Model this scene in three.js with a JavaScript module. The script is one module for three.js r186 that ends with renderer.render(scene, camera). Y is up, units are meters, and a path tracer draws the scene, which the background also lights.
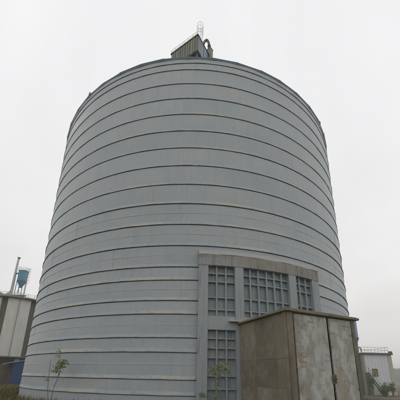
import * as THREE from 'three';
import { mergeGeometries } from 'three/addons/utils/BufferGeometryUtils.js';
import { RoundedBoxGeometry } from 'three/addons/geometries/RoundedBoxGeometry.js';

// ------------------------------------------------------------------ camera, sky, sun, exposure
const scene = new THREE.Scene();
const EYE = 1.65, FOCAL = 277.044, PRINCIPAL = 294.7;              // photograph pixels; the lens is shifted upwards
const camera = new THREE.PerspectiveCamera(2 * Math.atan(PRINCIPAL / FOCAL) * 180 / Math.PI, 1, 0.1, 3000);
{
  const p = 16.473 * Math.PI / 180, r = 1.1517 * Math.PI / 180;
  const X = new THREE.Vector3(1, 0, 0), U = new THREE.Vector3(0, Math.cos(p), Math.sin(p)), B = new THREE.Vector3(0, -Math.sin(p), Math.cos(p));
  const X2 = X.clone().multiplyScalar(Math.cos(r)).addScaledVector(U, Math.sin(r));
  const U2 = U.clone().multiplyScalar(Math.cos(r)).addScaledVector(X, -Math.sin(r));
  camera.position.set(0, EYE, 0);
  camera.quaternion.setFromRotationMatrix(new THREE.Matrix4().makeBasis(X2, U2, B));
  camera.setViewOffset(2 * PRINCIPAL, 2 * PRINCIPAL, PRINCIPAL - 200, 0, 400, 400);
  camera.updateProjectionMatrix();
}
scene.add(camera);
const renderer = new THREE.WebGLRenderer({ antialias: true });
renderer.toneMapping = THREE.LinearToneMapping;
renderer.toneMappingExposure = 1.0;
renderer.shadowMap.enabled = true;

function smooth(a, b, x) { const t = Math.min(1, Math.max(0, (x - a) / (b - a))); return t * t * (3 - 2 * t); }
const mix = (a, b, t) => a + (b - a) * t;
buildSky();
const sun = new THREE.DirectionalLight(0xfff6ea, 0.5);
sun.position.set(-34, 62, -52); sun.target.position.set(0, 4, -22);
sun.castShadow = true; sun.shadow.radius = 30; sun.shadow.mapSize.set(2048, 2048);
Object.assign(sun.shadow.camera, { left: -70, right: 70, top: 70, bottom: -70, near: 1, far: 220 });
scene.add(sun, sun.target);
scene.fog = new THREE.FogExp2(0xdcdad6, 0.0016);

function buildSky() { // an overcast sky with faint cloud structure, a little brighter overhead than at the hazy horizon
  const W = 1024, H = 512, d = new Float32Array(W * H * 4);
  for (let j = 0; j < H; j++) for (let i = 0; i < W; i++) {
    const el = ((j + 0.5) / H - 0.5) * Math.PI, s = Math.max(0, Math.sin(el));
    const az = (i + 0.5) / W * 2 * Math.PI, r = 1 / (Math.max(0, Math.sin(el)) + 0.22), cx = 64 + r * Math.cos(az), cy = 64 + r * Math.sin(az);
    const c = 1 + 0.24 * (fbm(cx / 128, cy / 128, 190, 190, 3, 5) - 0.5) * smooth(0.02, 0.3, s);
    const t = smooth(0, 0.55, s), k = (j * W + i) * 4;
    d[k] = c * mix(0.845, 0.89, t); d[k + 1] = c * mix(0.83, 0.892, t); d[k + 2] = c * mix(0.81, 0.905, t); d[k + 3] = 1;
  }
  const sky = new THREE.DataTexture(d, W, H, THREE.RGBAFormat, THREE.FloatType);
  sky.mapping = THREE.EquirectangularReflectionMapping; sky.magFilter = THREE.LinearFilter; sky.minFilter = THREE.LinearFilter; sky.needsUpdate = true;
  scene.background = sky; scene.environment = sky;
}

// ------------------------------------------------------------------ helpers
let seed = 20240611;
function rnd() { seed = (seed + 0x6D2B79F5) | 0; let t = Math.imul(seed ^ (seed >>> 15), 1 | seed); t = (t + Math.imul(t ^ (t >>> 7), 61 | t)) ^ t; return ((t ^ (t >>> 14)) >>> 0) / 4294967296; }
const rr = (a, b) => a + (b - a) * rnd();
const DEG = Math.PI / 180;
const taken = new Map();
function numbered(n) { const k = taken.get(n) || 0; taken.set(n, k + 1); return k ? n + '_' + String(k).padStart(3, '0') : n; }
function tag(o, label, category, group) { o.userData.label = label; o.userData.category = category; if (group) o.userData.group = group; return o; }
function thing(name, label, category, x = 0, y = 0, z = 0, turn = 0, group) {
  const g = new THREE.Group(); g.name = numbered(name); g.position.set(x, y, z); g.rotation.y = turn; scene.add(g);
  return tag(g, label, category, group);
}
function part(name, geo, mat, parent) { const m = new THREE.Mesh(geo, mat); m.name = name; m.castShadow = m.receiveShadow = true; parent.add(m); return m; }
function structure(name, geo, mat) { const m = part(numbered(name), geo, mat, scene); m.userData.kind = 'structure'; return m; }
const merge = a => mergeGeometries(a.map(g => g.index ? g.toNonIndexed() : g));
// boxes and bars with uv in metres
function uvBox(geo) {
  const g = geo.index ? geo.toNonIndexed() : geo, p = g.attributes.position, n = g.attributes.normal, uv = new Float32Array(p.count * 2);
  for (let i = 0; i < p.count; i++) {
    const ax = Math.abs(n.getX(i)), ay = Math.abs(n.getY(i)), az = Math.abs(n.getZ(i));
    const x = p.getX(i), y = p.getY(i), z = p.getZ(i);
    if (ay > ax && ay > az) { uv[2 * i] = x; uv[2 * i + 1] = z; } else if (ax > az) { uv[2 * i] = z; uv[2 * i + 1] = y; } else { uv[2 * i] = x; uv[2 * i + 1] = y; }
  }
  g.setAttribute('uv', new THREE.BufferAttribute(uv, 2));
  return g;
}
function box(x0, x1, y0, y1, z0, z1, bevel = 0) {
  const w = x1 - x0, h = y1 - y0, d = z1 - z0;
  const g = bevel ? new RoundedBoxGeometry(w, h, d, 1, Math.min(bevel, w / 2.1, h / 2.1, d / 2.1)) : new THREE.BoxGeometry(w, h, d);
  g.translate((x0 + x1) / 2, (y0 + y1) / 2, (z0 + z1) / 2);
  return uvBox(g);
}
const V = (x, y, z) => new THREE.Vector3(x, y, z);
function bar(a, b, r, n = 6, r2 = r) {
  const d = b.clone().sub(a), g = new THREE.CylinderGeometry(r2, r, d.length(), n, 1);
  g.applyQuaternion(new THREE.Quaternion().setFromUnitVectors(V(0, 1, 0), d.clone().normalize()));
  const c = a.clone().add(b).multiplyScalar(0.5); g.translate(c.x, c.y, c.z);
  return g.toNonIndexed();
}
// noise
function hash(x, y, s) { let h = Math.imul(x, 374761393) ^ Math.imul(y, 668265263) ^ Math.imul(s, 2246822519); h = Math.imul(h ^ (h >>> 13), 1274126177); h ^= h >>> 16; return (h >>> 0) / 4294967296; }
function vn(x, y, px, py, s) {
  const xi = Math.floor(x), yi = Math.floor(y), fx = x - xi, fy = y - yi, u = fx * fx * (3 - 2 * fx), v = fy * fy * (3 - 2 * fy);
  const x0 = ((xi % px) + px) % px, x1 = (x0 + 1) % px, y0 = ((yi % py) + py) % py, y1 = (y0 + 1) % py;
  return mix(mix(hash(x0, y0, s), hash(x1, y0, s), u), mix(hash(x0, y1, s), hash(x1, y1, s), u), v);
}
function fbm(u, v, px, py, s, oct = 4) { let a = 0, w = 0.5, t = 0; for (let o = 0; o < oct; o++) { a += w * vn(u * px, v * py, px, py, s + o); t += w; w *= 0.55; px *= 2; py *= 2; } return a / t; }
const toS = c => 255 * (c <= 0.0031308 ? 12.92 * c : 1.055 * Math.pow(Math.min(1, Math.max(0, c)), 1 / 2.4) - 0.055);
function paint(w, h, repU, repV, fn) {              // fn(u, v) -> linear [r, g, b, height]; repU, repV: metres that the picture covers
  const d = new Uint8Array(w * h * 4), b = new Uint8Array(w * h * 4);
  for (let j = 0; j < h; j++) for (let i = 0; i < w; i++) {
    const c = fn((i + 0.5) / w, (j + 0.5) / h), k = (j * w + i) * 4;
    d[k] = toS(c[0]); d[k + 1] = toS(c[1]); d[k + 2] = toS(c[2]); d[k + 3] = 255;
    b[k] = b[k + 1] = b[k + 2] = 255 * Math.min(1, Math.max(0, c[3] ?? 0.5)); b[k + 3] = 255;
  }
  const mk = (a, srgb) => { const t = new THREE.DataTexture(a, w, h); t.wrapS = t.wrapT = THREE.RepeatWrapping; t.magFilter = THREE.LinearFilter; t.minFilter = THREE.LinearMipmapLinearFilter; t.generateMipmaps = true; if (srgb) t.colorSpace = THREE.SRGBColorSpace; t.repeat.set(1 / repU, 1 / repV); t.needsUpdate = true; return t; };
  return { map: mk(d, true), bumpMap: mk(b, false) };
}
const M3 = (c, k) => [c[0] * k, c[1] * k, c[2] * k];
const L3 = (a, b, t) => [mix(a[0], b[0], t), mix(a[1], b[1], t), mix(a[2], b[2], t)];
const std = (o) => new THREE.MeshStandardMaterial(o);
const lin = (r, g, b) => new THREE.Color().setRGB(r, g, b);
const flat = (r, g, b, rough = 0.8, metal = 0) => std({ color: lin(r, g, b), roughness: rough, metalness: metal, side: THREE.DoubleSide });

// ------------------------------------------------------------------ materials
const steelTex = paint(2048, 1024, 25.13, 9.4, (u, v) => {
  const broad = fbm(u, v, 5, 3, 11, 4), fine = fbm(u, v, 160, 90, 21, 3);
  const drip = Math.pow(fbm(u, v, 220, 3, 31, 3), 2.2), film = smooth(0.5, 0.72, fbm(u, v, 14, 4, 41, 4));
  let c = L3([0.352, 0.400, 0.428], [0.400, 0.440, 0.458], smooth(0.2, 0.8, broad));
  const zone = fbm(u, v, 26, 1, 47, 3); c = L3(c, [0.35, 0.40, 0.44], 0.3 * smooth(0.5, 0.7, zone)); c = L3(c, [0.44, 0.445, 0.42], 0.2 * smooth(0.5, 0.28, zone));
  c = L3(c, [0.45, 0.455, 0.425], 0.32 * film);
  c = L3(c, [0.335, 0.36, 0.37], 0.35 * smooth(0.28, 0.5, drip));
  const speck = smooth(0.80, 0.9, fbm(u, v, 240, 120, 55, 2));
  c = L3(c, [0.24, 0.18, 0.12], 0.35 * speck * film);
  const k = 0.94 + 0.12 * fine;
  return [...M3(c, k), 0.5 + 0.5 * (broad - 0.5) + 0.06 * fine];
});
const steel = [1, 0.975, 1.02, 0.988].map(k => new THREE.MeshPhysicalMaterial({ ...steelTex, color: lin(k, k, k), bumpScale: 0.005, roughness: 0.42, sheen: 0.35, sheenRoughness: 0.45, sheenColor: lin(0.5, 0.5, 0.48) }));   // dusty paint
const ringTex = paint(1024, 64, 25.13, 0.5, (u, v) => {
  const stain = smooth(0.42, 0.66, fbm(u, v, 18, 1, 61, 4)), fine = fbm(u, v, 200, 6, 62, 3);
  let c = L3([0.36, 0.405, 0.43], [0.455, 0.455, 0.41], stain);
  c = L3(c, [0.24, 0.225, 0.19], 0.4 * smooth(0.66, 0.8, fbm(u, v, 90, 2, 64, 3)));
  return [...M3(c, 0.88 + 0.24 * fine), fine];
});
const ringMat = std({ ...ringTex, bumpScale: 0.004, roughness: 0.6 });
const weldMat = flat(0.43, 0.455, 0.45, 0.8);
const innerMat = flat(0.30, 0.31, 0.30, 0.9);
const eaveMat = std({ color: lin(0.165, 0.225, 0.295), roughness: 0.55 });
const roofMat = flat(0.18, 0.20, 0.22, 0.6);
const paintTex = paint(512, 512, 3, 3, (u, v) => {
  const b = fbm(u, v, 4, 3, 71, 4), f = fbm(u, v, 60, 60, 72, 3), drip = fbm(u, v, 40, 2, 73, 3);
  let c = L3([0.295, 0.335, 0.355], [0.345, 0.375, 0.385], b);
  c = L3(c, [0.36, 0.355, 0.32], 0.4 * smooth(0.52, 0.72, fbm(u, v, 6, 5, 74, 4)));
  c = L3(c, [0.16, 0.15, 0.13], 0.45 * smooth(0.62, 0.78, drip));
  return [...M3(c, 0.92 + 0.16 * f), b];
});
const frameMat = std({ ...paintTex, bumpScale: 0.008, roughness: 0.65 });
const panelMat = [[0.82, 0.86, 0.88], [0.74, 0.79, 0.83], [0.88, 0.88, 0.84]].map(c => std({ ...paintTex, color: lin(...c), bumpScale: 0.006, roughness: 0.65 }));
const ribMat = std({ ...paintTex, color: lin(0.86, 0.92, 0.96), bumpScale: 0.003, roughness: 0.6 });
const headerTex = paint(1024, 128, 6.6, 1.0, (u, v) => { // old rendering on the portal beam: brown dirt with a ragged lower outline, paint left showing over the first bay
  const x = u * 6.6, f = fbm(u, v, 120, 16, 82, 3), edge = fbm(u, v, 30, 2, 83, 4), y = v - 0.32;
  const bare = x > 1.75 ? smooth(1.75, 2.05, x + 0.5 * (edge - 0.5)) : 0;
  const low = 0.33 + 0.22 * (edge - 0.5) - 0.28 * bare;
  const dirt = Math.max(smooth(low, low + 0.05, y), bare * 0.92);
  let c = L3([0.31, 0.335, 0.34], M3([0.285, 0.268, 0.225], 0.75 + 0.5 * fbm(u, v, 10, 3, 84, 4)), dirt * 0.85);
  c = L3(c, [0.33, 0.32, 0.28], 0.5 * smooth(0.55, 0.7, fbm(u, v, 26, 4, 85, 4)));
  c = L3(c, [0.12, 0.105, 0.085], 0.4 * smooth(0.6, 0.74, fbm(u, v, 110, 1, 86, 3)));
  return [...M3(c, 0.9 + 0.2 * f), f];
});
const headerMat = std({ ...headerTex, bumpScale: 0.01, roughness: 0.9 });
const flashTex = paint(512, 64, 6.6, 0.5, (u, v) => { const f = fbm(u, v, 60, 8, 91, 4), s = fbm(u, v, 20, 2, 92, 4); return [...M3(L3([0.33, 0.345, 0.335], [0.385, 0.385, 0.36], s), 0.85 + 0.3 * f), f]; });
const flashMat = std({ ...flashTex, bumpScale: 0.006, roughness: 0.85 });
function concrete(base, s, w = 512) {
  return paint(w, w, 3.4, 3.4, (u, v) => {
    const b = fbm(u, v, 3, 3, s, 5), f = 0.6 * fbm(u, v, 90, 90, s + 7, 3) + 0.4 * fbm(u, v, 22, 18, s + 9, 4), drip = smooth(0.55, 0.85, fbm(u, v, 14, 3, s + 13, 5)), pit = smooth(0.82, 0.9, fbm(u, v, 70, 70, s + 17, 2));
    let c = M3(base, 0.62 + 0.76 * b);
    c = L3(c, M3(base, 0.5), 0.5 * drip);
    c = L3(c, M3([base[0], base[0] * 0.98, base[0] * 0.9], 1.45), 0.45 * smooth(0.58, 0.75, fbm(u, v, 8, 6, s + 23, 4)));
    c = L3(c, M3(base, 0.4), 0.6 * pit);
    return [...M3(c, 0.7 + 0.6 * f), 0.5 * b + 0.3 * f + 0.3 * (1 - pit)];
  });
}
const concTex = concrete([0.225, 0.198, 0.143], 101, 1024);
const concMats = [1, 0.84, 1.14, 0.93].map(k => std({ ...concTex, color: lin(k, k, k), bumpScale: 0.012, roughness: 0.95 }));
const slabMat = std({ ...concTex, color: lin(0.98, 0.97, 0.93), bumpScale: 0.012, roughness: 0.95 });
const paleConc = std({ ...concrete([0.42, 0.40, 0.35], 151), bumpScale: 0.008, roughness: 0.95 });
function doorTex(s, warm) {
  return paint(1024, 1024, 1.8, 4.2, (u, v) => {
    const x = u * 1.8, y = v * 4.2, f = fbm(u, v, 120, 160, s + 1, 3), b = fbm(u, v, 4, 6, s + 2, 4);
    let c = L3([0.32, 0.32, 0.285], [0.52, 0.53, 0.515], smooth(0.3, 0.7, b));
    c = L3(c, [0.33, 0.295, 0.22], warm * smooth(0.45, 0.7, fbm(u, v, 5, 5, s + 3, 5)));
    const scuff = smooth(0.6, 0.78, fbm(u, v, 16, 22, s + 4, 5)); c = L3(c, [0.27, 0.245, 0.2], 0.6 * scuff);
    const left = 1 - smooth(0.08, 0.62, x), rust = smooth(0.50, 0.80, fbm(u, v, 5, 26, s + 5, 6) + (0.22 * left - 0.07) * (1 - warm) - 0.06 * warm);
    c = L3(c, [0.25, 0.17, 0.10], 0.8 * rust);
    c = L3(c, [0.28, 0.255, 0.185], 0.6 * smooth(0.5, 0.7, fbm(u, v, 9, 7, s + 9, 5)));
    const run = smooth(0.62, 0.8, fbm(u, v, 60, 3, s + 6, 3)); c = L3(c, [0.30, 0.25, 0.18], 0.22 * run);
    const chip = smooth(0.80, 0.86, fbm(u, v, 60, 110, s + 8, 3)); c = L3(c, [0.12, 0.085, 0.055], 0.9 * chip);
    return [...M3(c, 0.9 + 0.2 * f), 0.5 * b + 0.2 * f - 0.3 * chip + 0.3];
  });
}
const doorMats = [std({ ...doorTex(201, 0.25), bumpScale: 0.006, roughness: 0.75 }), std({ ...doorTex(231, 0.8), bumpScale: 0.006, roughness: 0.75 })];
const rustMat = std({ ...concrete([0.135, 0.11, 0.08], 261, 256), bumpScale: 0.006, roughness: 0.9 });
const darkSteel = flat(0.05, 0.05, 0.048, 0.7);
const galv = flat(0.42, 0.43, 0.43, 0.5);
const groundTex = paint(1024, 1024, 9, 9, (u, v) => {
  const b = fbm(u, v, 5, 5, 301, 5), f = fbm(u, v, 150, 150, 302, 3), g = smooth(0.42, 0.6, fbm(u, v, 9, 9, 303, 5));
  return [...M3(L3(L3([0.085, 0.07, 0.048], [0.13, 0.11, 0.08], b), [0.062, 0.072, 0.025], g), 0.7 + 0.6 * f), f];
});
const groundMat = std({ ...groundTex, bumpScale: 0.03, roughness: 1 });

// ------------------------------------------------------------------ the ground
const SX = -0.52, SZ = -23.934, R = 12;                             // the big silo's axis and radius
function ground(x, z) {
  const d = Math.hypot(x - SX, z - SZ), zf = -z;
  let h = 0.24 * (1 - smooth(14.5, 20, d));
  h -= 1.3 * smooth(28, 48, zf) * smooth(8, 24, x);
  h += 0.05 * (vn(x * 0.35 + 900, z * 0.35 + 900, 4096, 4096, 7) - 0.5) * smooth(2, 6, Math.hypot(x, z));
  return h;
}
{
  const pos = [], uv = [], idx = [], NA = 144, rad = [0];
  for (let r = 0.6; r < 1400; r *= 1.07) rad.push(r);
  for (const r of rad) for (let k = 0; k < NA; k++) { const a = k / NA * 2 * Math.PI, x = r * Math.sin(a), z = r * Math.cos(a); pos.push(x, ground(x, z), z); uv.push(x, z); }
  for (let i = 0; i + 1 < rad.length; i++) for (let k = 0; k < NA; k++) { const a = i * NA + k, b = i * NA + (k + 1) % NA, c = a + NA, d = b + NA; idx.push(a, c, d, a, d, b); }
  const g = new THREE.BufferGeometry(); g.setAttribute('position', new THREE.Float32BufferAttribute(pos, 3)); g.setAttribute('uv', new THREE.Float32BufferAttribute(uv, 2)); g.setIndex(idx); g.computeVertexNormals();
  structure('ground', g, groundMat);
}
{ // wooded hills beyond the yard on the right
  const g = new THREE.PlaneGeometry(640, 160, 150, 44); g.rotateX(-Math.PI / 2);
  const p = g.attributes.position;
  for (let i = 0; i < p.count; i++) {
    const x = p.getX(i), z = p.getZ(i), e = Math.max(0, 1 - (z / 80) ** 2) * smooth(320, 230, Math.abs(x));
    p.setY(i, -2 + e * (11 + 14 * fbm((x + 320) / 640, (z + 80) / 160, 5, 2, 331, 3) + 6 * fbm((x + 320) / 640, (z + 80) / 160, 60, 16, 333, 3)));
  }
  g.computeVertexNormals(); g.translate(330, 0, -420);
  structure('hills', g, flat(0.045, 0.06, 0.032, 1));
}

// ------------------------------------------------------------------ the big steel silo
// closed profile [r, y] (counter-clockwise, outer side going up) swept round the axis from a0 to a1 degrees
function sweep(profile, a0, a1, step = 1.875, uOff = 0, rough = 0) {
  const n = Math.max(1, Math.ceil((a1 - a0) / step)), pos = [], nor = [], uv = [], m = profile.length;
  const at = (r, y, a) => [r * Math.sin(a * DEG), y, r * Math.cos(a * DEG)];
  let len = 0;
  for (let i = 0; i < m; i++) {
    const p = profile[i], q = profile[(i + 1) % m], dr = q[0] - p[0], dy = q[1] - p[1], l = Math.hypot(dr, dy), nr = dy / l, ny = -dr / l;
    for (let k = 0; k < n; k++) {
      const A = a0 + (a1 - a0) * k / n, B = a0 + (a1 - a0) * (k + 1) / n;
      const w = (a, y) => rough * (vn(a * 0.55 + 900, y * 3.1 + 50, 65536, 65536, 5) - 0.5);
      const put = (s, a) => { pos.push(...at(s[0] + w(a, s[1]), s[1] + w(a + 77, s[1]), a)); nor.push(nr * Math.sin(a * DEG), ny, nr * Math.cos(a * DEG)); uv.push(a * DEG * R + uOff, s === p ? len : len + l); };
      put(p, A); put(p, B); put(q, B); put(p, A); put(q, B); put(q, A);
    }
    len += l;
  }
  if (a1 - a0 < 359.9) {
    const tri = THREE.ShapeUtils.triangulateShape(profile.map(([r, y]) => new THREE.Vector2(r, y)), []);
    for (const [a, s] of [[a0, -1], [a1, 1]]) for (const t of tri) for (const j of s < 0 ? t : [...t].reverse()) {
      pos.push(...at(profile[j][0], profile[j][1], a)); nor.push(s * Math.cos(a * DEG), 0, -s * Math.sin(a * DEG)); uv.push(profile[j][0], profile[j][1]);
    }
  }
  const g = new THREE.BufferGeometry();
  g.setAttribute('position', new THREE.Float32BufferAttribute(pos, 3)); g.setAttribute('normal', new THREE.Float32BufferAttribute(nor, 3)); g.setAttribute('uv', new THREE.Float32BufferAttribute(uv, 2));
  return g;
}
const rectProfile = (r0, r1, y0, y1, c = 0) => c ? [[r0, y0], [r1 - c, y0], [r1, y0 + c], [r1, y1 - c], [r1 - c, y1], [r0, y1]] : [[r0, y0], [r1, y0], [r1, y1], [r0, y1]];
const dent = (a, y) => 0.014 * (vn(a * 0.16 + 800, y * 0.8 + 60, 65536, 65536, 9) - 0.5) + 0.005 * (vn(a * 0.5 + 300, y * 1.7 + 60, 65536, 65536, 10) - 0.5);
function plate(a0, a1, y0, y1, uo, vo) {                            // one rolled wall plate, slightly dented
  const nu = Math.max(2, Math.round((a1 - a0) / 1.5)), nv = 6, pos = [], uv = [], idx = [];
  for (let j = 0; j <= nv; j++) for (let i = 0; i <= nu; i++) {
    const a = mix(a0, a1, i / nu), y = mix(y0, y1, j / nv), f = Math.min(1, 4 * Math.min(j, nv - j) / nv), r = R + dent(a, y) * f;
    pos.push(r * Math.sin(a * DEG), y, r * Math.cos(a * DEG)); uv.push(a * DEG * R + uo, y + vo);
  }
  for (let j = 0; j < nv; j++) for (let i = 0; i < nu; i++) { const q = j * (nu + 1) + i; idx.push(q, q + 1, q + nu + 2, q, q + nu + 2, q + nu + 1); }
  const g = new THREE.BufferGeometry(); g.setAttribute('position', new THREE.Float32BufferAttribute(pos, 3)); g.setAttribute('uv', new THREE.Float32BufferAttribute(uv, 2)); g.setIndex(idx); g.computeVertexNormals();
  return g;
}
const silo = thing('steel_silo', 'huge round grey steel storage silo with horizontal hoops and a walled-up portal', 'silo', SX, 0, SZ);
const PA0 = 2.1, PA1 = 33.0, PTOP = 7.3;                            // the portal's outer sides (degrees) and top
const RINGS = [0.893, 1.514, 2.626, 3.245, 4.285, 4.902, 5.87, 6.515, 7.601, 8.734, 9.896, 11.035, 12.186, 13.328, 14.471, 15.638, 16.799, 17.93, 19.038, 19.567];
const EAVE = 19.9, GROOVE = 0.04;
part('inner_shell', sweep([[R - 0.12, 0.05], [R - 0.05, 0.05], [R - 0.05, EAVE], [R - 0.12, EAVE]], 0, 360, 3), innerMat, silo);
{
  const edges = [0.05, ...RINGS, EAVE];
  for (let c = 0; c + 1 < edges.length; c++) {
    const y0 = edges[c], y1 = edges[c + 1] - (c + 2 < edges.length ? GROOVE : 0), start = rr(0, 30), uo = rr(0, 25), vo = rr(0, 9);
    for (let k = 0; k < 12; k++) {
      const m = part('wall_plate', plate(start + k * 30, start + (k + 1) * 30, y0, y1, uo, vo), steel[Math.floor(rnd() * 4)], silo);
      const mid = ((start + k * 30 + 540) % 360) - 180;
      if (c < 12 && Math.abs(mid) < 75 && !(y0 < PTOP && mid > PA0 - 0.5 && mid < PA1 + 0.5))
        part('weld_seam', sweep(rectProfile(R - 0.02, R + 0.007, y0 + 0.2, y1 - 0.02), mid - 0.06, mid + 0.06), weldMat, m);
    }
    if (y1 - y0 > 0.75 && c > 0 && c < 11) {                                  // the level weld between two plate rows, cut where the portal stands
      const yw = y0 + (y1 - y0) * 0.56, clear = yw < PTOP;
      part('weld_seam', sweep([[R - 0.03, yw - 0.03], [R + 0.002, yw - 0.022], [R + 0.010, yw + 0.002], [R + 0.002, yw + 0.024], [R - 0.03, yw + 0.03]], clear ? PA1 : 0, clear ? 360 + PA0 : 360, 1.875, 0, 0.006), weldMat, silo);
    }
  }
  RINGS.forEach((y, i) => {
    const low = y < PTOP, a0 = low ? PA1 + 0.2 : 0, a1 = low ? 360 + PA0 - 0.2 : 360, h = i < 11 ? 0.15 : 0.11, o = i < 11 ? 0.04 : 0.03;
    part('hoop', sweep([[R - 0.048, y], [R + o, y], [R + o, y + 0.022], [R + 0.008, y + h], [R - 0.04, y + h]], a0, a1, 1.875, i * 5.3, 0.018), ringMat, silo);
  });
}
{ // faceted eave and the conical roof behind it
  const N = 50, pos = [], idx = [], prof = [[R - 0.05, 19.89], [R + 0.015, 19.89], [R + 0.065, 19.99], [R + 0.065, 20.02], [R - 0.1, 20.06]];
  for (let k = 0; k < N; k++) {
    const A = -9.3 + 7.2 * k, jog = rr(-0.014, 0.014);
    const f = prof.map(([r, y]) => [r + 0.01 + jog, y + jog]);
    part('eave_sheet', sweep(f, A - 0.02, A + 7.22, 8), eaveMat, silo);
  }
  part('roof', new THREE.ConeGeometry(R + 0.02, 5.4, 50, 1, true).translate(0, 20.05 + 2.7, 0), roofMat, silo);
  for (const a of [-37.5, 50.2, 120, 200, 285]) part('lifting_lug', box(-0.08, 0.08, 19.98, 20.22, R - 0.02, R + 0.08, 0.02).rotateY(a * DEG), eaveMat, silo);
}
{ // the portal: posts, beams and ribbed plate bays standing proud of the shell
  const rw = R - 0.03, rp = R + 0.04, rf = R + 0.27, head = 6.52;
  const post = (a, b, y0, y1) => { const m = part('portal_post', sweep(rectProfile(rw, rf, y0, y1), a, b, 0.9), frameMat, silo); return m; };
  post(PA0, 4.1, 0.1, head); post(9.85, 11.75, 0.1, head); post(23.15, 25.25, 0.1, head); post(30.5, PA1, 0.1, head);
  const hd = part('portal_beam', sweep([[rw, head], [rf + 0.015, head], [rf + 0.02, head + 0.02], [rf + 0.02, 7.06], [rw, 7.06]], PA0 - 0.02, PA1 + 0.02, 0.9, -(PA0 - 0.02) * DEG * R), headerMat, silo);
  hd.userData.label = 'dirty brown beam over the portal';
  part('flashing', sweep([[rw, 7.06], [rf + 0.025, 7.06], [rf + 0.025, 7.075], [rf + 0.0, 7.12], [rf - 0.06, 7.20], [rf - 0.16, 7.30], [rw + 0.07, 7.39], [rw, 7.40]], PA0 - 0.1, PA1 + 0.1, 0.9, 0, 0.035), flashMat, silo);
  part('portal_beam', sweep(rectProfile(rw, rf - 0.02, 3.585, 4.18), 4.1, 9.85, 0.9), frameMat, silo);
  part('portal_beam', sweep(rectProfile(rw, rf - 0.02, 3.585, 4.18), 11.75, 23.15, 0.9), frameMat, silo);
  part('portal_beam', sweep(rectProfile(rw, rf - 0.02, 3.585, 4.18), 25.25, 30.5, 0.9), frameMat, silo);
  const bays = [[4.1, 9.85, [5.97, 7.95]], [11.75, 23.15, [13.45, 15.36, 17.42, 19.36, 21.33]], [25.25, 30.5, [26.58, 28.62]]];
  const rows = [[4.18, head, [6.15, 5.755, 5.02, 4.465]], [0.1, 3.585, [3.205, 2.8, 2.40, 1.67, 1.16, 0.6]]];
  for (const [a0, a1, vs] of bays) for (const [y0, y1, hs] of rows) {
    const as = [a0, ...vs, a1], ys = [y0, ...[...hs].sort((a, b) => a - b), y1];
    for (let i = 0; i + 1 < as.length; i++) for (let j = 0; j + 1 < ys.length; j++)
      part('bay_panel', sweep(rectProfile(rw, rp + rr(-0.008, 0.008), ys[j], ys[j + 1]), as[i], as[i + 1], 3, rr(0, 3)), panelMat[j === 0 || rnd() < 0.4 ? 2 : Math.floor(rnd() * 2)], silo);
    for (const v of vs) part('rib', sweep(rectProfile(rp - 0.01, rp + 0.135, y0, y1), v - 0.17, v + 0.17, 1, rr(0, 3)), ribMat, silo);
    for (const h of hs) for (let i = 0; i + 1 < as.length; i++) part('rib', sweep(rectProfile(rp - 0.01, rp + 0.125, h - 0.008, h + 0.045), as[i] + (i ? 0.17 : 0), as[i + 1] - (i + 2 < as.length ? 0.17 : 0), 2, rr(0, 3)), ribMat, silo);
  }
}

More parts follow.
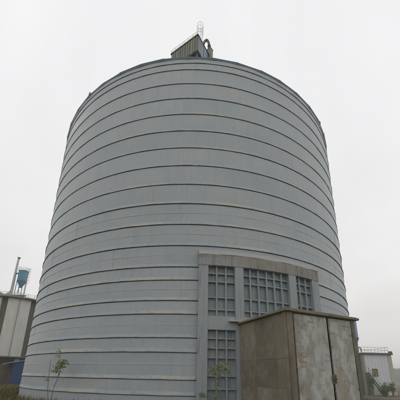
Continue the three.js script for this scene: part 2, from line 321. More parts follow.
// ------------------------------------------------------------------ the head house on the silo roof
{
  const K = 1.0822, at = (x, y, zf) => V(x * K, EYE + (y - EYE) * K, -zf * K);      // sized for a spot some four metres in from the eave
  const A = at(-0.537, 26, 14.311), B = at(-2.635, 26, 15.653);
  const turn = Math.atan2(-(B.z - A.z), -(B.x - A.x)) ;              // local -x runs along the long side to the back left
  const h = thing('head_house', 'small corrugated head house with railing and caged ladder on the silo roof', 'shed', A.x, 20.6, A.z, -turn);
  const Lx = 2.70, Dz = 1.75, top = A.y - 20.6, bot = EYE + (24.476 - EYE) * K - 20.6;
  const cladMat = [[0.235, 0.225, 0.165], [0.20, 0.195, 0.15], [0.27, 0.26, 0.20], [0.17, 0.20, 0.205]].map(c => flat(...c, 0.7));
  part('wall', box(-Lx + 0.02, -0.02, bot, top - 0.02, -Dz + 0.02, -0.02), cladMat[1], h);
  for (let i = 0; i < 11; i++) part('cladding_sheet', box(-Lx + i * Lx / 11 + 0.025, -Lx + (i + 1) * Lx / 11 - 0.025, bot, top, -0.02, 0.03 + 0.02 * (i % 2), 0.01), cladMat[i === 5 || i === 3 ? 3 : i % 3], h);
  const blue = flat(0.10, 0.15, 0.175, 0.35);
  for (let i = 0; i < 4; i++) part('cladding_sheet', box(-0.02, 0.02 + 0.015 * (i % 2), bot, top, -Dz + i * Dz / 4 + 0.02, -Dz + (i + 1) * Dz / 4 - 0.02, 0.008), blue, h);
  part('roof', box(-Lx - 0.05, 0.07, top, top + 0.06, -Dz - 0.05, 0.09, 0.01), flat(0.12, 0.12, 0.10, 0.8), h);
  part('floor_frame', box(-Lx, 0, bot - 0.12, bot, -Dz, 0, 0.01), darkSteel, h);
  for (const [x, z] of [[-0.12, -0.12], [-Lx + 0.12, -0.12], [-0.12, -Dz + 0.12], [-Lx + 0.12, -Dz + 0.12]]) part('leg', box(x - 0.08, x + 0.08, 0, bot - 0.12, z - 0.08, z + 0.08, 0.01), darkSteel, h);
  part('brace', merge([bar(V(-0.12, bot - 0.2, -0.06), V(-Lx + 0.12, 0.5, -0.06), 0.035), bar(V(-Lx + 0.12, bot - 0.2, -0.06), V(-0.12, 0.5, -0.06), 0.035)]), darkSteel, h);
  const thin = flat(0.5, 0.5, 0.49, 0.6), rail = [];
  const y1 = top + 0.54;
  for (let i = 0; i < 7; i++) rail.push(bar(V(-Lx + i * Lx / 6.2, top, 0), V(-Lx + i * Lx / 6.2, y1, 0), 0.013));
  for (let i = 0; i < 5; i++) rail.push(bar(V(-Lx + i * Lx / 4, top, -Dz), V(-Lx + i * Lx / 4, y1, -Dz), 0.012));
  for (const y of [y1, top + 0.3]) rail.push(bar(V(-Lx, y, 0), V(-0.1, y, 0), 0.012), bar(V(-Lx, y, 0), V(-Lx, y, -Dz), 0.012), bar(V(-Lx, y, -Dz), V(0, y, -Dz), 0.012));
  part('railing', merge(rail), thin, h);
  const lad = part('caged_ladder', merge([-0.13, 0.13].map(s => bar(V(0.12 + s, top - 1.2, 0.0 - 0.3), V(0.12 + s, top + 1.25, -0.3), 0.010))), thin, h);
  const rungs = []; for (let y = top - 1.1; y < top + 1.2; y += 0.2) rungs.push(bar(V(-0.01, y, -0.3), V(0.25, y, -0.3), 0.008));
  part('rungs', merge(rungs), thin, lad);
  const cage = [];
  for (let y = top + 0.1; y < top + 1.35; y += 0.38) { const t = new THREE.TorusGeometry(0.25, 0.008, 5, 20); t.rotateX(Math.PI / 2); t.translate(0.12, y, -0.1); cage.push(t.toNonIndexed()); }
  for (let k = 0; k < 7; k++) { const a = (-0.15 + 1.3 * k / 6) * Math.PI, x = 0.12 + 0.25 * Math.cos(a), z = -0.1 + 0.25 * Math.sin(a); cage.push(bar(V(x, top + 0.1, z), V(x, top + 1.24, z), 0.007)); }
  part('cage', merge(cage), thin, lad);
  // lower machine box with its duct elbow, just right of and behind the head house
  const far = k => (x, y, zf) => V(x * k, EYE + (y - EYE) * k, -zf * k);
  const n = far(1.19)(0.384, 24.5, 14.118), m = thing('machine_box', 'low beige machine box right of the head house on the silo roof', 'housing', n.x, 21.5, n.z, -40 * DEG);
  const mt = n.y - 21.5, beige = flat(0.27, 0.255, 0.195, 0.75);
  part('casing', box(-1.0, 0, 0, mt, -0.38, 0, 0.015), beige, m);
  part('lid', box(-1.04, 0.03, mt, mt + 0.05, -0.41, 0.03, 0.01), flat(0.2, 0.185, 0.14, 0.8), m);
  part('corner_post', box(-0.03, 0.025, 0, mt - 0.01, -0.03, 0.025, 0.008), flat(0.3, 0.285, 0.225, 0.8), m);
  part('panel_seam', box(-0.9, -0.06, mt - 0.72, mt - 0.68, 0, 0.02), flat(0.16, 0.15, 0.12, 0.8), m);
  const fd = far(1.13), pts = [fd(-0.16, 25.9, 14.9), fd(-0.02, 26.36, 14.9), fd(0.13, 26.5, 14.9), fd(0.26, 26.27, 14.9), fd(0.32, 25.9, 14.95), fd(0.33, 25.45, 15.1)].map(p => p.sub(V(n.x, 21.5, n.z)));
  const duct = thing('duct_elbow', 'dark bent pipe arching from the head house onto the beige machine box', 'pipe', n.x, 21.5, n.z);
  part('pipe', new THREE.TubeGeometry(new THREE.CatmullRomCurve3(pts), 28, 0.105, 10), flat(0.12, 0.13, 0.13, 0.6), duct);
  const fl = pts[4]; part('flange', new THREE.CylinderGeometry(0.15, 0.15, 0.05, 14).translate(fl.x, fl.y, fl.z), darkSteel, duct);
}

// ------------------------------------------------------------------ the concrete shed at the portal
const SHED_A = V(2.938, 0, -9.18), SHED_TURN = 24.1 * DEG;          // wall corner nearest the camera; local +x along the doors, local -z back to the silo
const shed = thing('concrete_shed', 'stained brown concrete shed with two tall rusty white steel doors', 'shed', SHED_A.x, 0, SHED_A.z, SHED_TURN);
{
  const L = 3.28, Dp = 2.87, T = 0.22, H = 3.84;
  part('wall', box(0.006, T, -0.2, H, -Dp, -0.012), concMats[1], shed);
  part('wall', box(T, L - 0.2, -0.2, H, -Dp, -Dp + T), concMats[0], shed);
  part('wall', box(L - 0.2, L, -0.2, H, -Dp, -0.012), concMats[0], shed);
  // shuttered panels of the side wall
  const cols = [[0.01, 0.16], [0.164, 0.62], [0.625, 1.80], [1.805, Dp - 0.1], [Dp - 0.096, Dp]], rows = [[-0.2, 1.33], [1.334, 2.29], [2.294, 3.836]];
  cols.forEach(([a, b], i) => rows.forEach(([y0, y1], j) => {
    const tone = i === 2 && j > 0 ? 1 : i === 4 ? 2 : (i + j) % 3 === 1 ? 3 : 0;
    const g = box(-rr(0.004, 0.014) - (i === 0 ? 0.03 : 0), 0.006, y0, y1, -b, -a, 0.005), uv = g.attributes.uv, du = rr(0, 3), dv = rr(0, 3);
    for (let k = 0; k < uv.count; k++) uv.setXY(k, uv.getX(k) + du, uv.getY(k) + dv);
    part('wall_panel', g, concMats[tone], shed);
  }));
  part('door_post', box(0.0, 0.235, -0.2, H, -0.012, 0.03, 0.01), concMats[0], shed);
  part('door_post', box(3.10, L, -0.2, H, -0.012, 0.035, 0.01), concMats[1], shed);
  part('lintel', box(0.235, 3.10, H - 0.02, H + 0.001, -0.15, 0.028), slabMat, shed);
  const slab = part('roof_slab', box(-0.13, 3.47, H, 3.93, -3.22, 0.13, 0.02), slabMat, shed);
  const edge = []; for (let i = 0; i < 9; i++) edge.push(box(-0.1 + i * 0.39, 0.27 + i * 0.39, 3.925, 3.945 + rr(0, 0.02), -0.2 - rr(0, 0.2), 0.09, 0.01));
  part('mortar_crust', merge(edge), rustMat, slab);
  // two door leaves with a gap between them
  const leaf = (x0, x1, mat, uo) => {
    const g = box(x0, x1, 0.06, 3.80, -0.05, 0.012, 0.006), uv = g.attributes.uv; for (let k = 0; k < uv.count; k++) uv.setX(k, uv.getX(k) - uo);
    return part('door_leaf', g, mat, shed);
  };
  const l1 = leaf(0.275, 1.835, doorMats[0], 0.275), l2 = leaf(1.95, 3.085, doorMats[1], 1.6);
  part('edge_strip', box(0.275, 0.295, 0.06, 3.79, 0.012, 0.026, 0.004), rustMat, l1);
  part('jamb', box(0.235, 0.262, 0, H - 0.021, -0.1, 0.02), darkSteel, shed);
  part('centre_post', box(1.85, 1.94, 0, H - 0.021, -0.36, -0.29), darkSteel, shed);
  const lt = part('latch', merge([box(1.80, 1.855, 1.52, 1.80, 0.028, 0.05, 0.006), box(1.94, 1.995, 1.52, 1.80, 0.028, 0.05, 0.006)]), rustMat, l1);
  part('bolt', merge([bar(V(1.79, 1.66, 0.055), V(2.02, 1.66, 0.055), 0.014, 8), bar(V(1.83, 1.66, 0.055), V(1.83, 1.57, 0.075), 0.01, 8)]), darkSteel, lt);
  for (const y of [0.5, 1.9, 3.3]) { part('hinge', bar(V(0.27, y - 0.07, 0.035), V(0.27, y + 0.07, 0.035), 0.018, 8), rustMat, l1); part('hinge', bar(V(3.092, y - 0.07, 0.04), V(3.092, y + 0.07, 0.04), 0.018, 8), rustMat, l2); }
}
{ // a pale board left lying on the slab's far end
  const b = part(numbered('board'), uvBox(new RoundedBoxGeometry(0.78, 0.07, 0.3, 1, 0.012)), paleConc, scene);
  b.position.set(1.66, 3.967, -11.83); b.rotation.y = 8 * DEG; tag(b, 'whitish board lying on the shed roof edge by the portal', 'board');
}

// ------------------------------------------------------------------ plants
function leafyGeo(spots, size) {                                    // small pointed folded leaves round the given points
  const pos = [];
  for (const [c, spread, count] of spots) for (let i = 0; i < count; i++) {
    const o = V(c.x + rr(-1, 1) * spread, c.y + rr(-1, 1) * spread, c.z + rr(-1, 1) * spread), s = size * rr(0.6, 1.25);
    const q = new THREE.Quaternion().setFromEuler(new THREE.Euler(rr(-1, 1), rr(0, 6.28), rr(-1.1, 1.1)));
    const P = [V(0, 0, 0), V(0.32, 0.10, 0.45), V(0, 0, 1), V(-0.32, 0.10, 0.45), V(0, -0.02, 0.5)].map(p => p.multiplyScalar(s).applyQuaternion(q).add(o));
    for (const [a, b, d] of [[0, 1, 4], [1, 2, 4], [0, 4, 3], [4, 2, 3]]) for (const k of [a, b, d]) pos.push(P[k].x, P[k].y, P[k].z);
  }
  const g = new THREE.BufferGeometry(); g.setAttribute('position', new THREE.Float32BufferAttribute(pos, 3)); g.computeVertexNormals(); return g;
}
const leafMat = (r, g, b) => new THREE.MeshPhysicalMaterial({ color: lin(r, g, b), roughness: 0.85, transmission: 0.3, thickness: 0, side: THREE.DoubleSide });
const leafA = leafMat(0.24, 0.30, 0.09), leafB = leafMat(0.15, 0.20, 0.07), stemMat = flat(0.15, 0.13, 0.075, 0.9), stemGreen = flat(0.14, 0.15, 0.07, 0.9);
const stemTube = (pts, r) => new THREE.TubeGeometry(new THREE.CatmullRomCurve3(pts), 14, r, 5).toNonIndexed();
{ // left sapling: one bare stem and one leafy stem
  const zf = 12.6, x = -6.25, g0 = ground(x, -zf), s = thing('sapling', 'thin young sapling with few bright leaves before the silo, lower left', 'sapling', x, g0, -zf);
  const k = zf / 10, at = (px, py) => V(px * k - x, EYE + (py - EYE) * k - g0, rr(-0.1, 0.1));
  const main = [V(0, -0.05, 0), at(-4.94, 1.1), at(-4.88, 1.5), at(-4.80, 1.85), at(-4.83, 2.1), at(-4.93, 2.42)];
  part('stem', stemTube(main, 0.014), stemGreen, s);
  const bare = [V(-0.05, -0.05, 0), at(-5.1, 1.2), at(-5.16, 1.7), at(-5.19, 2.12)];
  part('stem', stemTube(bare, 0.011), stemMat, s);
  const tw = [[at(-4.80, 1.85), at(-4.68, 2.05)], [at(-4.83, 1.7), at(-4.98, 1.8)], [at(-4.83, 1.95), at(-4.95, 2.03)], [at(-4.9, 1.42), at(-4.72, 1.5)], [at(-5.15, 1.5), at(-5.28, 1.42)]];
  part('twigs', merge(tw.map(([a, b]) => bar(a, b, 0.007, 5, 0.003))), stemGreen, s);
  part('leaves', leafyGeo([[at(-4.80, 1.97), 0.16, 60], [at(-4.74, 2.03), 0.13, 34], [at(-4.88, 1.80), 0.15, 44], [at(-4.96, 1.78), 0.08, 9], [at(-4.84, 1.62), 0.08, 9], [at(-4.93, 2.25), 0.06, 6], [at(-4.95, 2.42), 0.05, 5], [at(-4.62, 2.03), 0.06, 6], [at(-4.72, 1.48), 0.09, 5], [at(-5.26, 1.44), 0.07, 5], [at(-5.1, 1.2), 0.07, 4], [at(-4.68, 1.82), 0.05, 4]], 0.115), leafA, s);
}
{ // sapling in front of the portal
  const zf = 10.2, x = 0.66, g0 = ground(x, -zf), s = thing('sapling', 'slender sapling with sparse yellow-green leaves before the portal bay', 'sapling', x, g0, -zf);
  const k = zf / 9.5, at = (px, py) => V(px * k - x, EYE + (py - EYE) * k - g0, rr(-0.08, 0.08));
  part('stem', stemTube([V(0, -0.05, 0), at(0.60, 0.9), at(0.60, 1.3), at(0.66, 1.7), at(0.68, 2.1)], 0.012), stemGreen, s);
  part('twigs', merge([[at(0.62, 1.4), at(0.48, 1.8)], [at(0.64, 1.55), at(0.86, 1.92)], [at(0.64, 1.5), at(1.02, 1.70)], [at(0.6, 1.2), at(0.74, 1.45)]].map(([a, b]) => bar(a, b, 0.007, 5, 0.003))), stemGreen, s);
  part('leaves', leafyGeo([[at(0.52, 1.84), 0.15, 52], [at(0.80, 1.90), 0.16, 60], [at(0.66, 1.98), 0.12, 26], [at(0.68, 2.12), 0.06, 6], [at(0.92, 1.86), 0.07, 8], [at(1.0, 1.70), 0.05, 7], [at(0.66, 1.65), 0.10, 16], [at(0.58, 1.35), 0.09, 14], [at(0.60, 1.05), 0.10, 12], [at(0.74, 1.2), 0.05, 4]], 0.095), leafA, s);
  const b = thing('weed_bush', 'small dark weed bush at the foot of the portal post', 'weed', 0.22, ground(0.22, -10.4), -10.4);
  part('stems', merge([0, 1, 2, 3, 4].map(i => bar(V(0, -0.03, 0), V(0.2 * Math.cos(i * 1.3), 0.55, 0.2 * Math.sin(i * 1.3)), 0.009, 5, 0.004))), stemGreen, b);
  part('leaves', leafyGeo([[V(0, 0.62, 0), 0.2, 90], [V(0.06, 0.4, 0.05), 0.25, 80], [V(-0.08, 0.8, 0), 0.1, 26]], 0.075), leafB, b);
}
{ // grass and weeds on the ground round the silo's foot
  const blade = []; for (let i = 0; i < 7; i++) {
    const a = rr(0, 6.28), l = rr(0.12, 0.34), t = rr(0.05, 0.2), w = 0.008, ox = rr(-0.06, 0.06), oz = rr(-0.06, 0.06), c = Math.cos(a), s = Math.sin(a);
    const p0 = [ox - w * s, 0, oz + w * c], p1 = [ox + w * s, 0, oz - w * c], m0 = [ox + t * 0.35 * c - w * 0.8 * s, l * 0.6, oz + t * 0.35 * s + w * 0.8 * c], m1 = [ox + t * 0.35 * c + w * 0.8 * s, l * 0.6, oz + t * 0.35 * s - w * 0.8 * c], q = [ox + t * c, l, oz + t * s];
    blade.push(...p0, ...p1, ...m1, ...p0, ...m1, ...m0, ...m0, ...m1, ...q);
  }
  const g = new THREE.BufferGeometry(); g.setAttribute('position', new THREE.Float32BufferAttribute(blade, 3)); g.computeVertexNormals();
  const spots = [];
  while (spots.length < 26000) {
    const near = spots.length < 9000, x = near ? rr(-17, -3.5) : rr(-30, 12), z = near ? -rr(9.5, 24) : -rr(4, 44), d = Math.hypot(x - SX, z - SZ);
    if (d < R + 0.3 || (x > 2 && x < 7.5 && z < -7.6 && z > -14)) continue;
    if (vn(x * 0.5 + 500, z * 0.5 + 500, 4096, 4096, 17) < 0.36) continue;
    spots.push([x, z, near && d < R + 3.2 ? rr(0.5, 1.5) : rr(0.4, 1.1)]);
  }
  const inst = new THREE.InstancedMesh(g, flat(1, 1, 1, 0.9), spots.length), m = new THREE.Matrix4(), col = new THREE.Color();
  spots.forEach(([x, z, s], i) => {
    m.compose(V(x, ground(x, z) - 0.01, z), new THREE.Quaternion().setFromEuler(new THREE.Euler(0, rr(0, 6.28), 0)), V(s, s * rr(0.7, 1.2), s)); inst.setMatrixAt(i, m);
    const t = rnd(), dry = vn(x * 1.1 + 90, z * 1.1 + 90, 4096, 4096, 23); col.setRGB(mix(0.08, 0.20, dry) * (0.7 + 0.6 * t), mix(0.095, 0.155, dry) * (0.7 + 0.6 * t), mix(0.03, 0.065, dry)); inst.setColorAt(i, col);
  });
  inst.name = 'grass'; inst.userData = { kind: 'stuff', label: 'low yellow-green grass and weeds on the ground round the silo', category: 'grass' }; inst.castShadow = inst.receiveShadow = true; scene.add(inst);
}

// ------------------------------------------------------------------ left background
{
  const cx = -31.6, cz = -47, r = 5.2, top = 13.0, bot = 4.05;
  const t = thing('concrete_silo', 'pale ribbed concrete silo on columns, left behind the steel silo', 'silo', cx, 0, cz, Math.atan2(-cx, -cz) + 0.02);
  const pale = std({ ...paint(256, 256, 5, 9, (u, v) => M3([0.67, 0.66, 0.605], 0.78 + 0.22 * fbm(u, v, 6, 4, 401, 5) + 0.12 * fbm(u, v, 24, 2, 402, 4))), roughness: 0.95 }), dk = flat(0.13, 0.135, 0.115, 0.9), gr = flat(0.30, 0.295, 0.26, 0.9);
  part('core', new THREE.CylinderGeometry(r - 0.3, r - 0.3, top - bot - 0.02, 48).translate(0, (top + bot) / 2, 0), dk, t);
  for (let k = 0; k < 8; k++) {                                      // pale wall bays between dark recessed strips
    const a = k * 45 * DEG, g = new THREE.CylinderGeometry(r, r, top - bot, 10, 1, true, a - 17 * DEG, 34 * DEG).translate(0, (top + bot) / 2, 0), n = g.attributes.uv;
    for (let i = 0; i < n.count; i++) n.setXY(i, n.getX(i) * 3.3 + k * 1.7, n.getY(i) * 9);
    part('wall_bay', g, pale, t);
    for (const s of [-1, 1]) part('bay_edge', box(-0.03, 0.03, bot, top, r - 0.3, r + 0.01).rotateY(a + s * 17 * DEG), pale, t);
    part('joint_strip', box(-0.05, 0.05, bot, top - 0.05, r, r + 0.06).rotateY(a), gr, t);
  }
  part('rim', new THREE.LatheGeometry([[r - 0.4, top], [r + 0.45, top], [r + 0.5, top + 0.12], [r + 0.45, top + 0.32], [r - 0.4, top + 0.36]].map(p => new THREE.Vector2(...p)), 48), flat(0.21, 0.21, 0.195, 0.9), t);
  part('roof', new THREE.ConeGeometry(r, 1.1, 40).translate(0, top + 0.85, 0), flat(0.26, 0.25, 0.215, 0.9), t);
  part('base_ring', new THREE.LatheGeometry([[r - 0.6, bot - 0.28], [r + 0.06, bot - 0.28], [r + 0.06, bot], [r - 0.6, bot]].map(p => new THREE.Vector2(...p)), 48), flat(0.12, 0.12, 0.105, 0.9), t);
  for (let k = 0; k < 8; k++) part('column', box(-0.35, 0.35, -0.2, bot - 0.28, r - 0.75, r - 0.1, 0.03).rotateY((k * 45 + 14) * DEG), flat(0.26, 0.25, 0.21, 0.9), t);
  part('cone_bottom', new THREE.CylinderGeometry(r - 0.5, 1.0, 2.6, 32).translate(0, bot - 1.55, 0), gr, t);
  const rl = [], RY = top + 0.36;
  for (let k = 0; k < 36; k++) { const a = k * 10 * DEG; rl.push(bar(V(r * Math.sin(a) * 1.05, RY, r * Math.cos(a) * 1.05), V(r * Math.sin(a) * 1.05, RY + 0.5, r * Math.cos(a) * 1.05), 0.025, 5)); }
  for (const y of [0.25, 0.5]) rl.push(new THREE.TorusGeometry(r * 1.05, 0.025, 5, 60).rotateX(Math.PI / 2).translate(0, RY + y, 0).toNonIndexed());
  part('railing', merge(rl), flat(0.3, 0.29, 0.25, 0.7), t);
  // things on its roof, laid out at the depth of the silo's axis
  const K = 46 / 42, at = (x, y, dz = 0) => V(x * K, EYE + (y - EYE) * K, -46 + dz), base = top + 0.9;
  const s0 = at(-29.80, 14.2), sh = EYE + (19.716 - EYE) * K - base;
  const st = thing('exhaust_stack', 'tall slim grey exhaust stack on the pale concrete silo', 'chimney', s0.x, base, s0.z);
  part('pipe', new THREE.CylinderGeometry(0.16, 0.26, sh - 0.2, 16).translate(0, (sh - 0.2) / 2, 0), flat(0.52, 0.53, 0.55, 0.5), st);
  part('cap', new THREE.CylinderGeometry(0.27, 0.17, 0.26, 16).translate(0.06, sh - 0.06, 0), flat(0.2, 0.21, 0.22, 0.6), st);
  part('inlet_duct', new THREE.TubeGeometry(new THREE.CatmullRomCurve3([V(-1.6, 0.35, 0.2), V(-0.9, 0.55, 0.1), V(-0.35, 0.75, 0), V(-0.02, 1.3, 0)]), 16, 0.27, 12), flat(0.42, 0.43, 0.44, 0.5), st);
  part('fan_casing', new THREE.CylinderGeometry(0.55, 0.55, 0.5, 20).rotateX(Math.PI / 2).translate(-1.6, 0.4, 0.2), flat(0.22, 0.225, 0.22, 0.6), st);
  const d0 = at(-28.5, 15.5), dc = thing('dust_collector', 'blue dust collector with hopper and railing on the pale concrete silo', 'dust collector', d0.x, base, d0.z, 0.12);
  const b0 = EYE + (15.75 - EYE) * K - base, b1 = EYE + (17.35 - EYE) * K - base, blue = flat(0.13, 0.345, 0.47, 0.5), dblue = flat(0.09, 0.235, 0.32, 0.55);
  part('housing', box(-0.56, 0.56, b0, b1, -0.56, 0.56, 0.03), blue, dc);
  for (let i = 0; i < 4; i++) part('stiffener', box(-0.5 + i * 0.333 - 0.03, -0.5 + i * 0.333 + 0.03, b0 + 0.05, b1 - 0.05, 0.56, 0.60), dblue, dc);
  part('top_lip', box(-0.64, 0.64, b1, b1 + 0.08, -0.64, 0.64, 0.02), dblue, dc);
  part('hopper', new THREE.CylinderGeometry(0.79, 0.16, 1.25, 4, 1).rotateY(Math.PI / 4).translate(0, b0 - 0.62, 0), blue, dc);
  for (const x of [-0.52, 0.52]) for (const z of [-0.52, 0.52]) part('leg', bar(V(x, -0.1, z), V(x, b0, z), 0.06, 6), dblue, dc);
  part('bracing', merge([[-0.52, 0.52], [0.52, -0.52]].map(([a, b]) => bar(V(a, 0.05, 0.52), V(b, b0 - 0.1, 0.52), 0.03, 5))), dblue, dc);
  const rs = [], thin = flat(0.36, 0.35, 0.31, 0.7);
  for (const x of [-0.62, -0.2, 0.2, 0.62]) for (const z of [-0.6, 0.6]) rs.push(bar(V(x, b1, z), V(x, b1 + 0.62, z), 0.02, 5));
  for (const z of [-0.6, 0.6]) for (const y of [0.32, 0.62]) rs.push(bar(V(-0.62, b1 + y, z), V(0.62, b1 + y, z), 0.02, 5));
  for (const y of [0.32, 0.62]) for (const x of [-0.62, 0.62]) rs.push(bar(V(x, b1 + y, -0.6), V(x, b1 + y, 0.7), 0.02, 5));
  part('railing', merge(rs), thin, dc);
  const ld = [bar(V(0.78, 0, 0.3), V(0.78, b1 + 0.6, 0.3), 0.025, 5), bar(V(0.78, 0, -0.1), V(0.78, b1 + 0.6, -0.1), 0.025, 5), bar(V(1.15, b0 - 0.4, 0.1), V(1.15, b1 + 0.6, 0.1), 0.018, 5)];
  for (let y = 0.25; y < b1 + 0.5; y += 0.3) ld.push(bar(V(0.78, y, 0.3), V(0.78, y, -0.1), 0.018, 5));
  for (let y = b0 - 0.4; y < b1 + 0.7; y += 0.55) ld.push(bar(V(0.78, y, 0.3), V(1.15, y, 0.1), 0.018, 5), bar(V(0.78, y, -0.1), V(1.15, y, 0.1), 0.018, 5));
  part('ladder', merge(ld), thin, dc);
  part('outlet_pipe', bar(V(-0.56, b1 - 0.35, 0), V(-1.22, b1 - 0.42, 0), 0.13, 10), dblue, dc);
  // odds and ends by the rim
  const pipe = thing('roof_pipe', 'low rusty pipe run along the rim of the concrete silo', 'pipe', cx + 1.2, top + 0.36, cz + 3.7);
  part('pipe', bar(V(-2.3, 0.38, 0.2), V(2.2, 0.3, 0), 0.12, 10), flat(0.22, 0.17, 0.11, 0.8), pipe);
  for (const x of [-1.8, 0, 1.8]) part('support', box(x - 0.06, x + 0.06, -0.02, 0.25, -0.04, 0.2), darkSteel, pipe);
}
{ // brown wall, blue cabin and its pale eave
  const w = thing('yard_wall', 'weathered brown yard wall at the far left behind the blue cabin', 'wall', -33.4, 0, -41.2);
  const brown = std({ ...concrete([0.16, 0.135, 0.10], 451, 512), roughness: 0.95 });
  for (let i = 0; i < 7; i++) part('wall_panel', box(-6 + i * 2.03, -6 + i * 2.03 + 2.0, -0.2, 2.62 + rr(-0.03, 0.03), -0.12, 0.12, 0.015), brown, w);
  part('coping', box(-6.1, 8.25, 2.66, 2.78, -0.18, 0.18, 0.02), flat(0.17, 0.155, 0.125, 0.9), w);
  part('plinth', box(-6.1, 8.25, -0.2, 0.12, -0.2, 0.2, 0.02), flat(0.16, 0.15, 0.125, 0.9), w);
  const c = thing('blue_cabin', 'deep blue steel cabin with pale blue eave beside the steel silo', 'cabin', -25.25, 0, -40.2, 0);
  const blue = flat(0.010, 0.062, 0.18, 0.55);
  part('wall', box(-0.72, 3.4, 0.12, 3.16, -2.2, 0, 0.02), flat(0.009, 0.055, 0.16, 0.55), c);
  for (let i = 0; i < 12; i++) part('wall_rib', box(-0.68 + i * 0.34, -0.45 + i * 0.34, 0.16, 3.12, 0, 0.03, 0.008), blue, c);
  part('skid', box(-0.8, 3.5, -0.1, 0.12, -2.25, 0.06, 0.02), flat(0.27, 0.26, 0.235, 0.8), c);
  const e = box(-2.2, 3.6, -0.075, 0.075, -0.1, 0.18, 0.02); e.rotateZ(9.5 * DEG); e.translate(0, 3.2, 0);
  part('eave', e, flat(0.13, 0.235, 0.32, 0.5), c);
  part('roof', new THREE.BoxGeometry(5.7, 0.05, 2.3).translate(0.7, 0, -1.25).rotateZ(9.5 * DEG).translate(0, 3.2, 0), flat(0.11, 0.20, 0.28, 0.5), c);
}

// ------------------------------------------------------------------ right background
{
  const g0 = ground(38, -60), b = thing('works_building', 'pale boxy works building with roof railing and one boarded window', 'building', 35.1, g0, -60);
  const y = v => v - g0, white = std({ ...paint(256, 256, 6, 6, (u, v) => M3([0.70, 0.72, 0.735], 0.86 + 0.2 * fbm(u, v, 5, 4, 501, 5) + 0.06 * fbm(u, v, 40, 3, 502, 3))), roughness: 0.9 }), beige = flat(0.50, 0.47, 0.375, 0.9), dk = flat(0.12, 0.12, 0.115, 0.8);
  const W = 5.0, H = y(6.85);
  // front wall left open for the window
  part('wall', box(0, 1.3, -0.3, H, -6, 0), white, b); part('wall', box(2.42, W, -0.3, H, -6, 0), white, b);
  part('wall', box(1.3, 2.42, -0.3, y(2.4), -6, 0), white, b); part('wall', box(1.3, 2.42, y(3.9), H, -6, 0), white, b);
  const win = part('window', box(1.3, 2.42, y(2.4), y(3.9), -0.6, -0.12), flat(0.30, 0.255, 0.14, 0.8), b);
  part('frame', merge([box(1.24, 1.32, y(2.34), y(3.96), -0.1, 0.03), box(2.40, 2.48, y(2.34), y(3.96), -0.1, 0.03), box(1.32, 2.40, y(3.88), y(3.96), -0.1, 0.03), box(1.32, 2.40, y(2.34), y(2.42), -0.1, 0.05), box(1.83, 1.89, y(2.42), y(3.88), -0.1, 0.0)]), flat(0.24, 0.21, 0.15, 0.8), win);
  part('corner_column', box(W, W + 0.75, -0.3, H, -6, 0.12), beige, b);
  part('corner_column', box(-0.42, 0, -0.3, H, -6, 0.12), flat(0.33, 0.33, 0.29, 0.9), b);
  for (let i = 1; i < 7; i++) part('wall_joint', box(i * W / 7 - 0.02, i * W / 7 + 0.02, (i === 2 || i === 3) ? y(4.0) : 0, H - 0.02, 0, 0.018), flat(0.62, 0.64, 0.65, 0.9), b);
  part('eave', box(-0.6, W + 1.0, H, H + 0.32, -6.3, 0.4, 0.03), dk, b);
  part('roof', box(-0.4, W + 0.8, H + 0.32, H + 0.4, -6.1, 0.2), flat(0.3, 0.3, 0.29, 0.9), b);
  part('eave_box', box(W + 0.45, W + 1.0, H + 0.32, H + 0.75, -0.3, 0.3, 0.03), dk, b);
  const rl = [], y0 = H + 0.4, y1 = H + 1.55;
  for (let i = 0; i < 9; i++) for (const z of [0.1, -6]) rl.push(bar(V(-0.35 + i * 0.7, y0, z), V(-0.35 + i * 0.7, y1, z), 0.03, 5));
  for (const yy of [y1, (y0 + y1) / 2]) { for (const z of [0.1, -6]) rl.push(bar(V(-0.35, yy, z), V(5.25, yy, z), 0.03, 5)); for (const x of [-0.35, 5.25]) rl.push(bar(V(x, yy, -6), V(x, yy, 0.1), 0.03, 5)); }
  part('railing', merge(rl), flat(0.4, 0.39, 0.36, 0.7), b);
  // outside stair going down to the right across the front
  const s = thing('steel_stair', 'dark inclined steel stair against the pale works building', 'stair', 35.0, ground(36, -58.6), -58.6), sg = ground(36, -58.6);
  const a0 = V(-0.3, 3.2 - sg, 0), a1 = V(2.6, 0.05, 0);
  part('stringer', bar(a0, a1, 0.13, 4), dk, s); part('stringer', bar(V(-0.3, 3.2 - sg, -0.8), V(2.6, 0.05, -0.8), 0.13, 4), dk, s);
  for (let i = 1; i < 12; i++) { const p = a0.clone().lerp(a1, i / 12); part('tread', box(p.x - 0.14, p.x + 0.14, p.y - 0.02, p.y + 0.02, -0.8, 0), dk, s); }
  part('handrail', merge([bar(a0.clone().add(V(0, 1, 0)), a1.clone().add(V(0, 1, 0)), 0.035, 5), ...[0.05, 0.35, 0.65, 0.95].map(t => { const p = a0.clone().lerp(a1, t); return bar(p, p.clone().add(V(0, 1, 0)), 0.03, 5); })]), dk, s);
  part('post', box(-0.42, -0.22, -0.1, 3.1 - sg, -0.8, 0.05), dk, s);
  // lower beige building next to it with a blue filter on top
  const g1 = ground(33, -61), n = thing('annex_building', 'narrow beige annex left of the pale works building', 'building', 30.6, g1, -61);
  part('wall', box(0, 3.9, -0.3, 7.3 - g1, -5, 0), flat(0.50, 0.475, 0.40, 0.9), n);
  part('roof', box(-0.2, 4.0, 7.3 - g1, 7.55 - g1, -5.2, 0.25, 0.02), dk, n);
  part('pilaster', box(3.35, 3.92, -0.3, 7.28 - g1, 0, 0.16), flat(0.29, 0.27, 0.21, 0.9), n);
  part('pipe', bar(V(3.1, 7.2 - g1, 0.12), V(3.1, 0, 0.12), 0.09, 8), dk, n);
  const f = thing('dust_filter', 'blue dust filter with teal hopper just behind the shed roof', 'dust collector', 33.0, 7.55, -62);
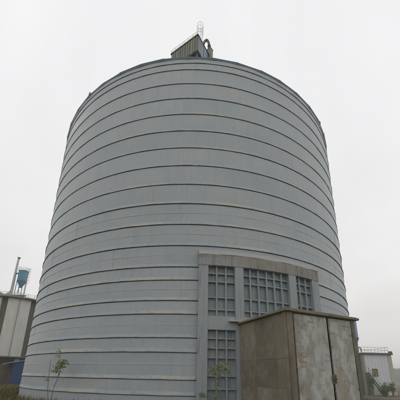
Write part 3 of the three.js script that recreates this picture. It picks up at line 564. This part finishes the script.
  const bl = flat(0.24, 0.31, 0.50, 0.5), teal = flat(0.07, 0.20, 0.27, 0.5);
  part('housing', box(-1.5, 1.86, 3.0, 6.9, -1.4, 1.4, 0.04), bl, f);
  part('top_lip', box(-1.6, 1.92, 6.9, 7.0, -1.5, 1.5, 0.02), teal, f);
  part('hopper', new THREE.CylinderGeometry(2.35, 1.5, 2.0, 4, 1).rotateY(Math.PI / 4).translate(0.2, 1.9, 0), teal, f);
  for (const x of [-1.35, 1.5]) for (const z of [-1.3, 1.3]) part('leg', bar(V(x, 0, z), V(x, 3.0, z), 0.1, 6), flat(0.3, 0.31, 0.3, 0.7), f);
  part('bracing', merge([bar(V(-1.35, 0.2, 1.3), V(1.5, 2.9, 1.3), 0.06, 5), bar(V(1.5, 0.2, 1.3), V(-1.35, 2.9, 1.3), 0.06, 5)]), flat(0.3, 0.31, 0.3, 0.7), f);
  part('outlet_pipe', new THREE.TubeGeometry(new THREE.CatmullRomCurve3([V(1.2, 1.0, 1.3), V(1.75, 0.8, 1.5), V(2.0, 0.3, 1.5), V(2.05, -0.1, 1.4)]), 12, 0.16, 8), flat(0.45, 0.46, 0.46, 0.6), f);
}
{ // bushes before the right-hand building
  const bush = (x, zf, h, w, n, label) => {
    const g0 = ground(x, -zf), b = thing('bush', label, 'bush', x, g0, -zf);
    const tr = [], spots = [];
    for (let i = 0; i < 7; i++) {
      const a = i * 0.9 + rr(0, 0.5), q = V(w * 0.55 * Math.cos(a) * rr(0.4, 1), h * rr(0.6, 0.95), w * 0.55 * Math.sin(a) * rr(0.4, 1));
      tr.push(bar(V(0.05 * Math.cos(a), -0.05, 0.05 * Math.sin(a)), q, 0.045, 5, 0.015));
      for (let k = 0; k < 5; k++) { const t = rr(0.45, 1.1); spots.push([q.clone().multiplyScalar(t).add(V(rr(-0.25, 0.25), rr(-0.15, 0.15), rr(-0.25, 0.25))), rr(0.18, 0.36), Math.round(n / 35)]); }
    }
    part('branches', merge(tr), stemMat, b); part('foliage', leafyGeo(spots, 0.20), leafB, b);
  };
  bush(36.4, 56.5, 2.5, 1.3, 1500, 'leafy green bush under the boarded window of the pale building');
  bush(38.3, 57.5, 2.8, 0.8, 700, 'taller thin bush before the right half of the pale building');
  bush(33.2, 55.5, 4.4, 1.0, 900, 'pale scrub beside the shed doors, before the beige annex');
  bush(34.3, 54, 1.7, 1.2, 800, 'low scrub at the foot of the dark steel stair');
  bush(40.6, 55.5, 1.6, 1.2, 800, 'low bush at the right corner of the pale building');
}
renderer.render(scene, camera);
